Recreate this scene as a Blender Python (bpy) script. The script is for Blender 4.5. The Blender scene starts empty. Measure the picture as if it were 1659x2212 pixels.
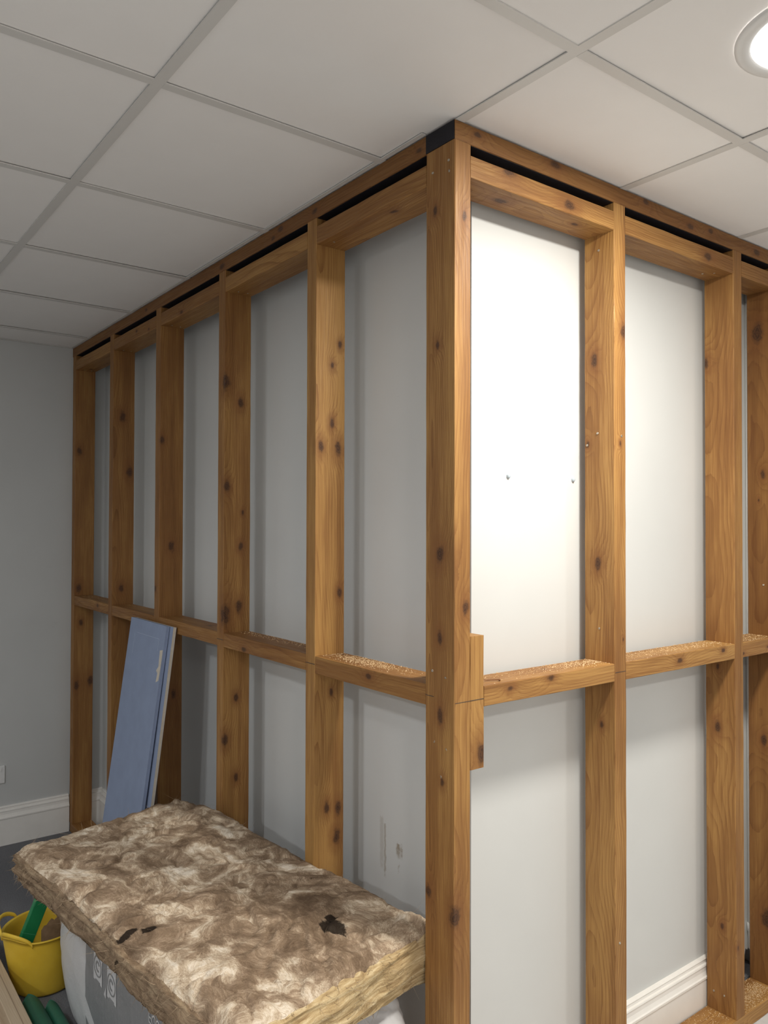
import bpy, bmesh, math, random
import numpy as np
from mathutils import Matrix, Vector

random.seed(7)
rng = np.random.default_rng(11)
SC = bpy.context.scene
COL = SC.collection

# ------------------------------------------------------------------ camera
def make_camera():
    f, yaw, pitch, roll = 1709.58, math.radians(142.834), math.radians(0.913), math.radians(0.149)
    fw = Vector((math.cos(pitch) * math.cos(yaw), math.cos(pitch) * math.sin(yaw), math.sin(pitch)))
    r = Vector((math.sin(yaw), -math.cos(yaw), 0)); u = r.cross(fw)
    r2 = math.cos(roll) * r + math.sin(roll) * u
    u2 = -math.sin(roll) * r + math.cos(roll) * u
    cd = bpy.data.cameras.new('camera'); cd.sensor_fit = 'HORIZONTAL'; cd.sensor_width = 36
    cd.lens = 36 * f / 1659; cd.clip_start = .02
    co = bpy.data.objects.new('camera', cd); COL.objects.link(co)
    m = Matrix((r2, u2, -fw)).transposed().to_4x4(); m.translation = (1.3097, -1.1897, 1.5799)
    co.matrix_world = m; SC.camera = co
make_camera()

# ------------------------------------------------------------------ world, exposure
w = bpy.data.worlds.new('world'); SC.world = w; w.use_nodes = True
w.node_tree.nodes['Background'].inputs[0].default_value = (.5, .52, .55, 1)
w.node_tree.nodes['Background'].inputs[1].default_value = .05
vs = SC.view_settings
vs.view_transform = 'Standard'; vs.look = 'None'; vs.gamma = 1; vs.use_curve_mapping = False
vs.exposure = 0.0

# downlights of the room: (x, y, watts, colour); the first is the one in the picture, the last two are added fill
LAMPS = [(.64, .33, 32, (1, .955, .87)),
         (.63, -3.279, 28, (.96, .98, 1)),
         (-.57, -2.079, 15, (.93, .97, 1)),
         (-2.37, -3.279, 5, (.93, .97, 1)),
         (2.43, -1.479, 22, (1, .97, .93)),  # unseen fill, added to lift the right wall and ceiling
         (2.43, 1.521, 18, (1, .96, .90))]

# ------------------------------------------------------------------ dimensions (metres, floor = 0)
CZ = 2.493                      # underside of the ceiling grid
D, WD = .0988, .049             # timber depth and width
ZPB, ZNT, ZNB, ZMT, ZMB, ZS = 2.447, 2.4227, 2.372, 1.211, 1.1637, .047
LS = [-.5788, -1.1584, -1.7381, -2.3045, -2.8888]      # right faces of the left studs
RS = [.5747, 1.178, 1.442, 2.04]                       # near faces of the right studs
XF = -2.95                      # far wall
XB, YB = -.125, .17             # boxed-in wall: right face, left face
X1, Y0, Y1 = 3.3, -5.1, 3.4

# ------------------------------------------------------------------ node helper
class NT:
    def __init__(s, name):
        s.m = bpy.data.materials.new(name); s.m.use_nodes = True
        s.t = s.m.node_tree; s.t.nodes.clear()
        s.out = s.n('ShaderNodeOutputMaterial'); s.b = s.n('ShaderNodeBsdfPrincipled')
        s.t.links.new(s.b.outputs[0], s.out.inputs[0])
    def n(s, typ, **k):
        o = s.t.nodes.new(typ)
        for a, b in k.items(): setattr(o, a, b)
        return o
    def put(s, inp, v):
        if isinstance(v, bpy.types.NodeSocket): s.t.links.new(v, inp)
        elif v is not None:
            try: inp.default_value = v
            except Exception: inp.default_value = tuple(v) + (1,)
    def mth(s, op, a, b=None, c=None, clamp=False):
        o = s.n('ShaderNodeMath', operation=op, use_clamp=clamp)
        for i, v in enumerate((a, b, c)): s.put(o.inputs[i], v)
        return o.outputs[0]
    def vm(s, op, a, b=None, sc=None):
        o = s.n('ShaderNodeVectorMath', operation=op); s.put(o.inputs[0], a); s.put(o.inputs[1], b)
        if sc is not None: s.put(o.inputs['Scale'], sc)
        return o.outputs['Value' if op in ('LENGTH', 'DOT_PRODUCT', 'DISTANCE') else 'Vector']
    def coord(s, which='Object'): return s.n('ShaderNodeTexCoord').outputs[which]
    def noise(s, vec, scale, detail=3, rough=.55, dist=0, out='Fac'):
        o = s.n('ShaderNodeTexNoise'); s.put(o.inputs['Vector'], vec)
        o.inputs['Scale'].default_value = scale; o.inputs['Detail'].default_value = detail
        o.inputs['Roughness'].default_value = rough; o.inputs['Distortion'].default_value = dist
        return o.outputs[out]
    def ramp(s, fac, stops):
        o = s.n('ShaderNodeValToRGB'); s.put(o.inputs[0], fac); e = o.color_ramp.elements
        while len(e) < len(stops): e.new(.5)
        for i, (p, c) in enumerate(stops): e[i].position = p; e[i].color = tuple(c) + (1,)
        return o.outputs[0]
    def mr(s, v, a, b, c=0., d=1., smooth=True):
        o = s.n('ShaderNodeMapRange', interpolation_type='SMOOTHSTEP' if smooth else 'LINEAR')
        for i, q in enumerate((v, a, b, c, d)): s.put(o.inputs[i], q)
        return o.outputs[0]
    def mix(s, fac, a, b, mode='MIX'):
        o = s.n('ShaderNodeMix', data_type='RGBA', blend_type=mode)
        s.put(o.inputs[0], fac); s.put(o.inputs[6], a); s.put(o.inputs[7], b)
        return o.outputs[2]
    def sep(s, v):
        o = s.n('ShaderNodeSeparateXYZ'); s.put(o.inputs[0], v); return o.outputs
    def comb(s, x, y, z):
        o = s.n('ShaderNodeCombineXYZ')
        for i, q in enumerate((x, y, z)): s.put(o.inputs[i], q)
        return o.outputs[0]
    def bump(s, h, strength, dist):
        o = s.n('ShaderNodeBump'); o.inputs['Strength'].default_value = strength
        o.inputs['Distance'].default_value = dist; s.put(o.inputs['Height'], h)
        s.put(s.b.inputs['Normal'], o.outputs[0])
    def done(s, col=None, rough=.6, spec=None, metal=0):
        s.put(s.b.inputs['Base Color'], col); s.put(s.b.inputs['Roughness'], rough)
        if spec is not None: s.b.inputs['Specular IOR Level'].default_value = spec
        s.b.inputs['Metallic'].default_value = metal
        return s.m

def plain(name, col, rough=.6, var=.06, scale=30, bump=0, spec=.4, metal=0):
    k = NT(name); c = k.coord(); nz = k.noise(c, scale, 4)
    a = tuple(x * (1 - var) for x in col); b = tuple(min(1, x * (1 + var)) for x in col)
    if bump: k.bump(k.noise(c, scale * 6, 3), bump, .002)
    return k.done(k.ramp(nz, [(.3, a), (.7, b)]), rough, spec, metal)

# ------------------------------------------------------------------ materials
def wood_mat(name='treated_pine', light=(.435, .236, .072), dark=(.165, .066, .0175), NK=10, sat=1):
    k = NT(name); c = k.coord()
    def att(n, out='Vector'):
        o = k.n('ShaderNodeAttribute', attribute_type='OBJECT', attribute_name=n); return o.outputs[out]
    pith = att('pith'); sd = att('seed', 'Fac')
    x, y, z = k.sep(c)
    off = k.comb(sd, k.mth('MULTIPLY', sd, 1.7), k.mth('MULTIPLY', sd, 2.3))
    kd = None; defl = None
    for i in range(NK):
        o = k.n('ShaderNodeAttribute', attribute_type='OBJECT', attribute_name='k%d' % i)
        kr_ = k.mth('MULTIPLY', k.mth('MAXIMUM', o.outputs['Alpha'], .0001), 1.25)
        dv = k.vm('SUBTRACT', c, o.outputs['Vector'])
        dv = k.vm('MULTIPLY', dv, (1, 1, .55))
        d = k.mth('DIVIDE', k.vm('LENGTH', dv), kr_)
        kd = d if kd is None else k.mth('MINIMUM', kd, d)
    wob = k.noise(k.vm('ADD', c, off), 48, 4, .65)
    kd = k.mth('ADD', kd, k.mth('MULTIPLY', k.mth('SUBTRACT', wob, .5), 1.3))
    defl = k.mth('POWER', 2.718, k.mth('MULTIPLY', k.mth('MULTIPLY', kd, kd), -.16))
    # growth rings about a drifting pith
    ps = k.vm('ADD', c, off)
    zn = k.noise(k.vm('MULTIPLY', ps, (2, 2, .9)), 1.6, 2, .5, out='Color')
    dr = k.vm('MULTIPLY', k.vm('SUBTRACT', zn, (.5, .5, .5)), (.075, .075, 0))
    q = k.vm('ADD', k.vm('SUBTRACT', c, pith), dr)
    q = k.vm('MULTIPLY', q, (1, 1, .012))
    fn = k.noise(k.vm('MULTIPLY', ps, (60, 60, 5)), 1, 3, .6)
    r = k.mth('ADD', k.vm('LENGTH', q), k.mth('MULTIPLY', defl, .016))
    r = k.mth('ADD', r, k.mth('MULTIPLY', fn, .0022))
    ph = k.mth('FRACT', k.mth('DIVIDE', r, .0058))
    ring = k.mth('MULTIPLY', k.mth('POWER', ph, 3.2), k.mr(k.noise(k.vm('MULTIPLY', ps, (30, 30, 3)), 1, 2), .3, .7, .35, 1))
    # faint fibre streaks and blotches of preservative
    fib = k.mr(k.noise(k.vm('MULTIPLY', ps, (420, 420, 7)), 1, 3, .65), .25, .75, smooth=False)
    stn = k.noise(k.vm('MULTIPLY', ps, (9, 9, 1.6)), 1, 4, .6)
    stk = k.noise(k.vm('MULTIPLY', ps, (45, 45, 1.2)), 1, 2, .5)
    fac = k.mth('ADD', k.mth('MULTIPLY', ring, .36), k.mth('MULTIPLY', fib, .36))
    fac = k.mth('ADD', fac, k.mth('MULTIPLY', k.mr(stn, .3, .75), .40))
    fac = k.mth('ADD', fac, k.mth('MULTIPLY', k.mr(stk, .45, .7), .16), clamp=True)
    tone = att('tone', 'Fac')
    fac = k.mth('ADD', fac, tone, clamp=True)
    mid = tuple((a * b) ** .5 for a, b in zip(light, dark))
    col = k.ramp(fac, [(.12, light), (.50, mid), (1, dark)])
    halo = k.mr(kd, .8, 2.8, .6, 0)
    col = k.mix(halo, col, (.20, .078, .022, 1))
    kr = k.mr(kd, .35, 1.1, .95, 0)
    kcol = k.mix(k.mr(k.mth('FRACT', k.mth('MULTIPLY', kd, 3.2)), .2, .9), (.10, .042, .016, 1), (.04, .017, .009, 1))
    col = k.mix(kr, col, kcol)
    hb = k.mth('ADD', k.mth('MULTIPLY', fib, .7), k.mth('MULTIPLY', ring, .35))
    k.bump(hb, .35, .0012)
    return k.done(col, k.mr(fib, .2, .8, .48, .66), .38)
M_WOOD = wood_mat()
M_PALEWOOD = wood_mat('pale_planed_timber', (.62, .50, .36), (.46, .34, .22), 2)

def wall_mat(name, col, stain=False):
    k = NT(name); c = k.coord()
    n1 = k.noise(c, 2.2, 3); n2 = k.noise(c, 55, 3)
    a = tuple(x * .965 for x in col); b = tuple(min(1, x * 1.02) for x in col)
    cc = k.ramp(n1, [(.3, a), (.7, b)])
    sc = k.noise(k.vm('MULTIPLY', c, (9, 9, 30)), 1, 5, .7)
    cc = k.mix(k.mr(sc, .70, .76, 0, .16), cc, tuple(x * .62 for x in col) + (1,))
    if stain:   # brown drips low on the wall
        x, y, z = k.sep(c)
        for (sx, w_, z0, z1, s) in ((-.475, .006, .58, .74, .5), (-.415, .012, .655, .705, .8), (-.40, .008, .66, .70, .7), (-.412, .006, .62, .645, .8), (-.49, .012, .60, .76, .25)):
            xx = k.mth('ADD', x, k.mth('MULTIPLY', k.mth('SUBTRACT', k.noise(c, 60, 2), .5), .012))
            mx = k.mr(k.mth('ABSOLUTE', k.mth('SUBTRACT', xx, sx)), w_ * .3, w_, 1, 0)
            zz = k.mth('ADD', z, k.mth('MULTIPLY', k.mth('SUBTRACT', k.noise(c, 90, 3), .5), .05))
            mz = k.mth('MULTIPLY', k.mr(zz, z0, z0 + .03), k.mr(zz, z1 - .012, z1, 1, 0))
            cc = k.mix(k.mth('MULTIPLY', k.mth('MULTIPLY', mx, mz), s), cc, (.27, .21, .14, 1))
    k.bump(n2, .06, .001)
    return k.done(cc, .55, .35)
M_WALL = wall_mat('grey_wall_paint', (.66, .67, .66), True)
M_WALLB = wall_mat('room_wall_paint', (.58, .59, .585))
M_ROOM = wall_mat('bounce_white_paint', (.82, .82, .81))  # for the unseen walls, whitened to bounce light onto the ceiling
M_TILE = plain('ceiling_tile_board', (.90, .88, .86), .85, .012, 6, .05, .15)
M_TEE = plain('grid_tee_enamel', (.68, .665, .64), .42, .015, 5, 0, .4)
M_SKIRT = plain('skirting_gloss', (.90, .875, .83), .35, .03, 12, 0, .5)
M_DARK = plain('flat_black', (.012, .011, .016), .6, .2, 20, .2, .3)
M_SCREW = plain('zinc_screw', (.50, .45, .37), .32, .08, 400, 0, .5, .85)
M_PENCIL = plain('pencil_graphite', (.06, .05, .045), .6)
M_WHITE = plain('white_plastic', (.78, .78, .77), .35, .02, 20)
M_PLUG = plain('grey_wall_plug', (.48, .55, .60), .5, .2, 200)

def carpet():
    k = NT('charcoal_carpet'); c = k.coord()
    n = k.noise(c, 260, 3, .7); n2 = k.noise(c, 3, 3)
    col = k.ramp(n, [(.3, (.10, .102, .112)), (.7, (.23, .233, .245))])
    col = k.mix(k.mr(n2, .4, .8, 0, .3), col, (.27, .27, .275, 1))
    k.bump(n, .5, .003)
    return k.done(col, .95, .1)
M_CARPET = carpet()

# ------------------------------------------------------------------ object helpers
def link(name, me, mat=None, parent=None, loc=None):
    o = bpy.data.objects.new(name, me); COL.objects.link(o)
    if mat and me and not me.materials: me.materials.append(mat)
    if loc is not None: o.location = loc
    if parent:
        o.parent = parent
    return o
def tag(o, label=None, cat=None, group=None, kind=None):
    for a, b in (('label', label), ('category', cat), ('group', group), ('kind', kind)):
        if b: o[a] = b
    return o
def empty(name, loc, label=None, cat=None, group=None, kind=None):
    o = bpy.data.objects.new(name, None); o.empty_display_size = .05; COL.objects.link(o); o.location = loc
    bpy.context.view_layer.update()
    return tag(o, label, cat, group, kind)
def mesh(name, V, F, smooth=False):
    me = bpy.data.meshes.new(name); me.from_pydata([tuple(map(float, p)) for p in V], [], [tuple(map(int, f)) for f in F]); me.update()
    if smooth: me.polygons.foreach_set('use_smooth', [True] * len(me.polygons))
    return me
def boxmesh(name, x0, x1, y0, y1, z0, z1, bev=0):
    bm = bmesh.new(); bmesh.ops.create_cube(bm, size=1)
    for v_ in bm.verts:
        v_.co = ((x0 + x1) / 2 + v_.co.x * (x1 - x0), (y0 + y1) / 2 + v_.co.y * (y1 - y0), (z0 + z1) / 2 + v_.co.z * (z1 - z0))
    if bev: bmesh.ops.bevel(bm, geom=bm.edges[:], offset=bev, segments=2, affect='EDGES', profile=.6)
    me = bpy.data.meshes.new(name); bm.to_mesh(me); bm.free(); return me
def rel(o, parent):      # keep world place while parenting to an unrotated parent
    o.parent = parent; o.location = Vector(o.location) - Vector(parent.location); return o
def lathe(name, prof, n=48, cx=0, cy=0):
    V = []; F = []
    for (r, z) in prof:
        for i in range(n):
            a = 2 * math.pi * i / n; V.append((cx + r * math.cos(a), cy + r * math.sin(a), z))
    for j in range(len(prof) - 1):
        for i in range(n): F.append((j * n + i, j * n + (i + 1) % n, (j + 1) * n + (i + 1) % n, (j + 1) * n + i))
    return mesh(name, V, F, True)

# ------------------------------------------------------------------ numpy noise
_P = rng.random((64, 64, 64))
def vnoise(p, s):
    q = np.asarray(p, float) * s + 17.3; i = np.floor(q).astype(int); f = q - i; f = f * f * (3 - 2 * f); r = 0
    for dx in (0, 1):
        for dy in (0, 1):
            for dz in (0, 1):
                wgt = (f[..., 0] if dx else 1 - f[..., 0]) * (f[..., 1] if dy else 1 - f[..., 1]) * (f[..., 2] if dz else 1 - f[..., 2])
                r = r + wgt * _P[(i[..., 0] + dx) % 64, (i[..., 1] + dy) % 64, (i[..., 2] + dz) % 64]
    return r - .5
def fbm(p, s, o=4, g=.5):
    r = 0; a = 1
    for k in range(o): r = r + a * vnoise(np.asarray(p) + k * 3.1, s * 2 ** k); a *= g
    return r

# ================================================================== THE SETTING
tag(link('floor', boxmesh('floor', XF - .1, -.03, Y0, Y1, -.08, 0), M_CARPET), kind='structure', label='dark grey carpet floor')
M_BOUNCE_SCREED = plain('bounce_screed', (.60, .595, .585), .85, .12, 14, .3, .2)  # pale floor spread under the unseen room to bounce light onto the ceiling
tag(link('floor_bounce_screed', boxmesh('floor_bounce_screed', -.03, X1, Y0, Y1, -.08, 0), M_BOUNCE_SCREED), kind='structure', label='pale grey bare screed floor in front of the short frame, spread and lightened to bounce light upward')
def structwall(name, x0, x1, y0, y1, z0=0, z1=CZ + .25, mat=M_WALLB, label=None):
    return tag(link(name, boxmesh(name, x0, x1, y0, y1, z0, z1), mat), kind='structure', label=label)
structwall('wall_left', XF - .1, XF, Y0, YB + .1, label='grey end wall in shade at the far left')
structwall('wall_back', XF, XB, YB, YB + .1, mat=M_WALL, label='grey boxed-in wall behind the long timber frame')
structwall('wall_front', XF - .1, X1, Y0 - .1, Y0, mat=M_ROOM)
structwall('wall_side', X1, X1 + .1, Y0, Y1, mat=M_ROOM)
structwall('wall_end', XB - .1, X1, Y1, Y1 + .1, mat=M_ROOM)

# right face of the boxed-in wall, broken away at the bottom beside the pipe
def right_wall():
    prof = [(YB + .1, 0), (1.36, 0), (1.37, .03), (1.40, .045), (1.41, .075), (1.43, .085), (1.445, .108), (1.456, .102), (1.463, .125), (1.475, .118), (1.49, .135), (1.52, .13), (1.55, .16), (1.58, .13), (1.60, .05), (1.62, 0), (Y1, 0), (Y1, CZ + .25), (YB + .1, CZ + .25)]
    bm = bmesh.new(); vs_ = [bm.verts.new((XB, y, z)) for y, z in prof]; f = bm.faces.new(vs_)
    r = bmesh.ops.extrude_face_region(bm, geom=[f])
    for e in r['geom']:
        if isinstance(e, bmesh.types.BMVert): e.co.x -= .1
    bmesh.ops.recalc_face_normals(bm, faces=bm.faces[:]); bmesh.ops.triangulate(bm, faces=[q for q in bm.faces if len(q.verts) > 4])
    me = bpy.data.meshes.new('wall_right'); bm.to_mesh(me); bm.free()
    return tag(link('wall_right', me, M_WALL), kind='structure', label='pale boxed-in wall behind the short timber frame')
wr = right_wall()
M_MAS = plain('broken_masonry', (.09, .055, .04), .9, .6, 40, .6)
link('masonry_core', boxmesh('masonry_core', XB - .16, XB - .101, 1.3, 1.7, 0, .22), M_MAS, wr)
for (y, z) in ((.300, 1.706), (.556, 1.706)):
    me = lathe('wall_plug', [(0, .006), (.003, .0065), (.0052, .005), (.0062, .002), (.0055, -.002), (0, -.002)], 10)
    o = link('wall_plug', me, M_PLUG, wr, (XB, y, z)); o.rotation_euler = (.3, math.pi / 2, 0); tag(o, label='grey plastic wall plug')

# skirting boards: moulded section swept along a wall
SK = [(.0, .0), (.022, .0), (.022, .125), (.0245, .130), (.0245, .136), (.021, .139), (.017, .150), (.0165, .160), (.018, .166), (.0165, .170), (.011, .172), (.0105, .178), (.012, .183), (.008, .187), (0, .188)]
def skirting(name, p0, p1, nrm, label):
    V = []; F = []; n = len(SK)
    for p in (p0, p1):
        for (t, z) in SK: V.append((p[0] + nrm[0] * t, p[1] + nrm[1] * t, z))
    for i in range(n): F.append((i, (i + 1) % n, n + (i + 1) % n, n + i))
    F.append(tuple(range(n))); F.append(tuple(range(2 * n - 1, n - 1, -1)))
    me = mesh(name, V, F); bm = bmesh.new(); bm.from_mesh(me); bmesh.ops.recalc_face_normals(bm, faces=bm.faces[:]); bm.to_mesh(me); bm.free()
    return tag(link(name, me, M_SKIRT), kind='structure', label=label)
skirting('baseboard_left', (XF, Y0, 0), (XF, -.003, 0), (1, 0), 'cream moulded skirting on the far left wall')
skirting('baseboard_corner', (XF, D + .004, 0), (XF, YB - .001, 0), (1, 0), 'short piece of skirting behind the end stud')
skirting('baseboard_back', (XF + .03, YB, 0), (XB + .024, YB, 0), (0, -1), 'cream skirting behind the long frame')
skirting('baseboard_right', (XB, YB - .02, 0), (XB, 1.255, 0), (1, 0), 'cream moulded skirting behind the short frame')

# suspended ceiling ------------------------------------------------
ceil = empty('ceiling', (0, 0, CZ), kind='structure', label='suspended ceiling of pale square tiles in a white grid')
gx = [-.2703 + .6 * k for k in range(-4, 6)]; gy = [.0173 + .6 * k for k in range(-8, 6)]
xe = [XF] + [g for g in gx if XF < g < X1] + [X1]; ye = [Y0] + [g for g in gy if Y0 < g < Y1] + [Y1]
tilem = {}
def tile(x0, x1, y0, y1):
    key = (round(x1 - x0, 4), round(y1 - y0, 4))
    if key not in tilem:
        a, b = key[0] / 2 - .0025, key[1] / 2 - .0025
        me = boxmesh('ceiling_tile', -a, a, -b, b, 0, .012, .0012); me.materials.append(M_TILE); tilem[key] = me
    o = link('ceiling_tile', tilem[key], None, ceil, ((x0 + x1) / 2, (y0 + y1) / 2, .0025 + random.random() * .0015))
    o.rotation_euler = (random.uniform(-1, 1) * .0025, random.uniform(-1, 1) * .0025, 0)
for i in range(len(xe) - 1):
    for j in range(len(ye) - 1): tile(xe[i], xe[i + 1], ye[j], ye[j + 1])
rm = boxmesh('main_runner', XF, X1, -.012, .012, -.0008, .0018); rm.materials.append(M_TEE)
for g in ye[1:-1]: link('main_runner', rm, None, ceil, (0, g, 0))
tm = {}
for g in xe[1:-1]:
    for j in range(len(ye) - 1):
        L = round(ye[j + 1] - ye[j] - .0235, 4)
        if L not in tm:
            tm[L] = boxmesh('cross_tee', -.012, .012, -L / 2, L / 2, -.0012, .0014); tm[L].materials.append(M_TEE)
        link('cross_tee', tm[L], None, ceil, (g, (ye[j] + ye[j + 1]) / 2, 0))
am = boxmesh('wall_angle', XF + .0005, XF + .019, Y0, -.001, -.001, .0015); am.materials.append(M_TEE)
link('wall_angle', am, None, ceil)
link('wall_angle', boxmesh('wall_angle', XF + .02, -D, -.014, -.002, -.001, .0015), M_TEE, ceil)
link('deck_panel', boxmesh('deck_panel', XF, X1, Y0, Y1, .2, .22), M_TILE, ceil)

# downlights --------------------------------------------------------
def emis(name, col, st):
    k = NT(name); e = k.n('ShaderNodeEmission'); e.inputs[0].default_value = tuple(col) + (1,); e.inputs[1].default_value = st
    k.t.links.new(e.outputs[0], k.out.inputs[0]); return k.m
M_GLOW = emis('lit_diffuser', (1, .97, .93), 9)
ring_me = lathe('trim_ring', [(.118, -.0035), (.122, -.006), (.138, -.0065), (.146, -.004), (.147, .0015)], 64); ring_me.materials.append(M_WHITE)
dif_me = lathe('diffuser', [(0, -.003), (.06, -.003), (.1185, -.003)], 64); dif_me.materials.append(M_GLOW)
for i, (lx, ly, pw, lc) in enumerate(LAMPS):
    o = empty('downlight', (lx, ly, CZ), ['glowing round ceiling downlight at the top right of the picture',
        'round downlight in the room behind the camera', 'round downlight in the room to the left of the camera',
        'round downlight behind the camera towards the far left wall', 'added round fill downlight, unseen, to the right of the camera',
        'added round fill downlight, unseen, beyond the right edge of the picture'][i], 'light', 'round ceiling downlights')
    link('trim_ring', ring_me, None, o); link('diffuser', dif_me, None, o)
    ld = bpy.data.lights.new('downlight_lamp', 'AREA'); ld.shape = 'DISK'; ld.size = .236; ld.energy = pw; ld.color = lc
    lo = bpy.data.objects.new('lamp_glow', ld); COL.objects.link(lo); lo.parent = o; lo.location = (0, 0, -.0075)

# ================================================================== TIMBER FRAMES
def section(w_, d_, b=.002):
    a, c = w_ / 2, d_ / 2
    return [(a - b, -c), (a - b * .3, -c + b * .3), (a, -c + b), (a, c - b), (a - b * .3, c - b * .3), (a - b, c), (-a + b, c), (-a + b * .3, c - b * .3), (-a, c - b), (-a, -c + b), (-a + b * .3, -c + b * .3), (-a + b, -c)]
_ti = [0]
def timber(name, box, axis, parent, knots=(), mat=None, tone=0., nk=10, extra=2):
    """one sawn timber; grain and length run along local z"""
    (x0, x1, y0, y1, z0, z1) = box; c = Vector(((x0 + x1) / 2, (y0 + y1) / 2, (z0 + z1) / 2)); dx, dy, dz = x1 - x0, y1 - y0, z1 - z0
    if axis == 'z': a, b, L, R = dx, dy, dz, Matrix.Identity(3)
    elif axis == 'x': a, b, L, R = dz, dy, dx, Matrix.Rotation(math.pi / 2, 3, 'Y')
    else: a, b, L, R = dx, dz, dy, Matrix.Rotation(-math.pi / 2, 3, 'X')
    _ti[0] += 1; g = random.Random(_ti[0] * 13 + 5)
    S = section(a, b); n = len(S); N = max(3, int(L / .06)); V = []; F = []
    for j in range(N + 1):
        z = -L / 2 + L * j / N
        for (sx, sy) in S:
            q = .0004 if 0 < j < N else .0003
            V.append((sx + g.uniform(-q, q), sy + g.uniform(-q, q), z))
    for j in range(N):
        for i in range(n): F.append((j * n + i, j * n + (i + 1) % n, (j + 1) * n + (i + 1) % n, (j + 1) * n + i))
    F.append(tuple(range(n))[::-1]); F.append(tuple(range(N * n, N * n + n)))
    o = link(name, mesh(name, V, F), mat or M_WOOD)
    o.rotation_euler = R.to_euler(); o.location = c
    if parent: rel(o, parent)
    o['seed'] = g.uniform(0, 40); o['tone'] = float(tone + g.uniform(-.06, .06))
    o['pith'] = [g.choice((-1, 1)) * g.uniform(.0, .06), g.choice((-1, 1)) * g.uniform(.03, .12), 0.]
    Ri = R.inverted(); ks = []
    for k in knots:
        p = Ri @ (Vector(k[:3]) - c); ks.append([p.x, p.y, p.z, k[3]])
    for _ in range(extra):
        face = g.randrange(4); t = g.uniform(-.4, .4)
        px, py = ((a / 2, b * t), (-a / 2, b * t), (a * t, b / 2), (a * t, -b / 2))[face]
        ks.append([px, py, g.uniform(-L / 2, L / 2), g.uniform(.003, .009)])
    for i in range(nk): o['k%d' % i] = [float(q) for q in (ks[i] if i < len(ks) else (9, 9, 9, .001))]
    return o
SCREW = lathe('screw', [(0, .0005), (.0012, .0004), (.0016, .0014), (.004, .0016), (.0042, .0008), (.0024, -.002), (.0018, -.012), (0, -.014)], 10); SCREW.materials.append(M_SCREW)
def screw(timb, p, nrm, tilt=.25):
    """screw head on the face of a timber"""
    o = bpy.data.objects.new('screw', SCREW); COL.objects.link(o)
    q = Vector(nrm).to_track_quat('Z', 'Y').to_matrix() @ Matrix.Rotation(tilt * random.uniform(-1, 1), 3, 'X') @ Matrix.Rotation(tilt * random.uniform(-1, 1), 3, 'Y')
    bpy.context.view_layer.update()
    o.parent = timb; o.matrix_parent_inverse = timb.matrix_world.inverted()
    m = q.to_4x4() @ Matrix.Scale(.8, 4); m.translation = p; o.matrix_basis = m
def mark(timb, x0, x1, y0, y1, z0, z1):
    o = link('pencil_line', boxmesh('pencil_line', x0, x1, y0, y1, z0, z1), M_PENCIL)
    bpy.context.view_layer.update(); o.parent = timb; o.matrix_parent_inverse = timb.matrix_world.inverted()

fl = empty('timber_stud_frame', (-1.5, .05, 0), 'long treated pine stud frame running from the corner post to the far left wall', 'stud frame')
fr = empty('timber_stud_frame', (-.05, 1.0, 0), 'short treated pine stud frame with the corner post, under the glowing downlight', 'stud frame')

# long frame
LK = {0: [(-.579, .055, 2.034, .006), (-.579, .082, 2.098, .006), (-.579, .055, 1.868, .008), (-.579, .017, 1.8, .009), (-.579, .076, 1.797, .011), (-.579, .082, 1.385, .008), (-.579, .055, 1.104, .006), (-.579, .041, .78, .009), (-.579, .08, .771, .010), (-.579, .076, .694, .012)],
      1: [(-1.158, .06, 1.999, .010), (-1.158, .002, 2.064, .016), (-1.158, .01, 1.71, .010), (-1.158, .004, 1.27, .020), (-1.158, .056, 1.298, .012), (-1.158, .049, .987, .008), (-1.158, .007, .848, .012), (-1.158, .05, .715, .008), (-1.158, .063, 1.504, .008), (-1.158, .07, 1.62, .005)],
      2: [(-1.738, .05, 1.491, .012), (-1.738, .009, 1.916, .009), (-1.738, .064, .897, .010)],
      3: [(-2.304, .044, 2.072, .013), (-2.304, .078, 1.819, .014), (-2.304, .043, 1.287, .010)],
      4: [(-2.889, .022, 1.954, .012), (-2.889, .023, 1.25, .014), (-2.889, .036, 1.071, .010), (-2.889, .085, .768, .014), (-2.889, .016, .752, .012)]}
timber('head_plate', (XF + .004, -D - .0005, 0, D, ZPB, CZ - .0015), 'x', fl, [(-.588, 0, 2.47, .008), (-.828, 0, 2.46, .007), (-1.183, 0, 2.466, .010), (-.126, 0, 2.467, .006), (-1.9, 0, 2.47, .008)], tone=.30)
timber('sole_plate', (XF + .026, -D - .0005, 0, D, .0005, ZS), 'x', fl, tone=.05)
for i, x in enumerate(LS):
    s = timber('stud', (x - WD, x, 0, D, ZS + .0005, ZPB - .0005), 'z', fl, LK[i], tone=(-.12, .02, .14, .10, .12)[i])
    if i in (0, 1): mark(s, x - WD, x - .001, -.0006, .0002, 1.187, 1.1886)
    xr = LS[i - 1] - WD if i else -D
    un = timber('noggin', (x + .0005, xr - .0005, .0005, D - .0005, ZNB, ZNT), 'x', fl, tone=.06)
    mn = timber('noggin', (x + .0005, xr - .0005, .001, D - .0005, ZMB - .0015 * (i == 0), ZMT), 'x', fl, tone=(.12, .06, .16, .05, .05)[i])
    o = link('black_strip', boxmesh('black_strip', x + .0005, xr - .0005, .003, D - .001, ZPB - .0014, ZPB - .0004), M_DARK); rel(o, fl)  # thin black strip along the underside of the head plate
    if i: 
        for dy in (.035, .07): screw(un, (x + .03, dy, ZNB), (0, 0, -1), .5)
    else: screw(un, (x + .045, .03, ZNB), (0, 0, -1), .5)

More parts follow.
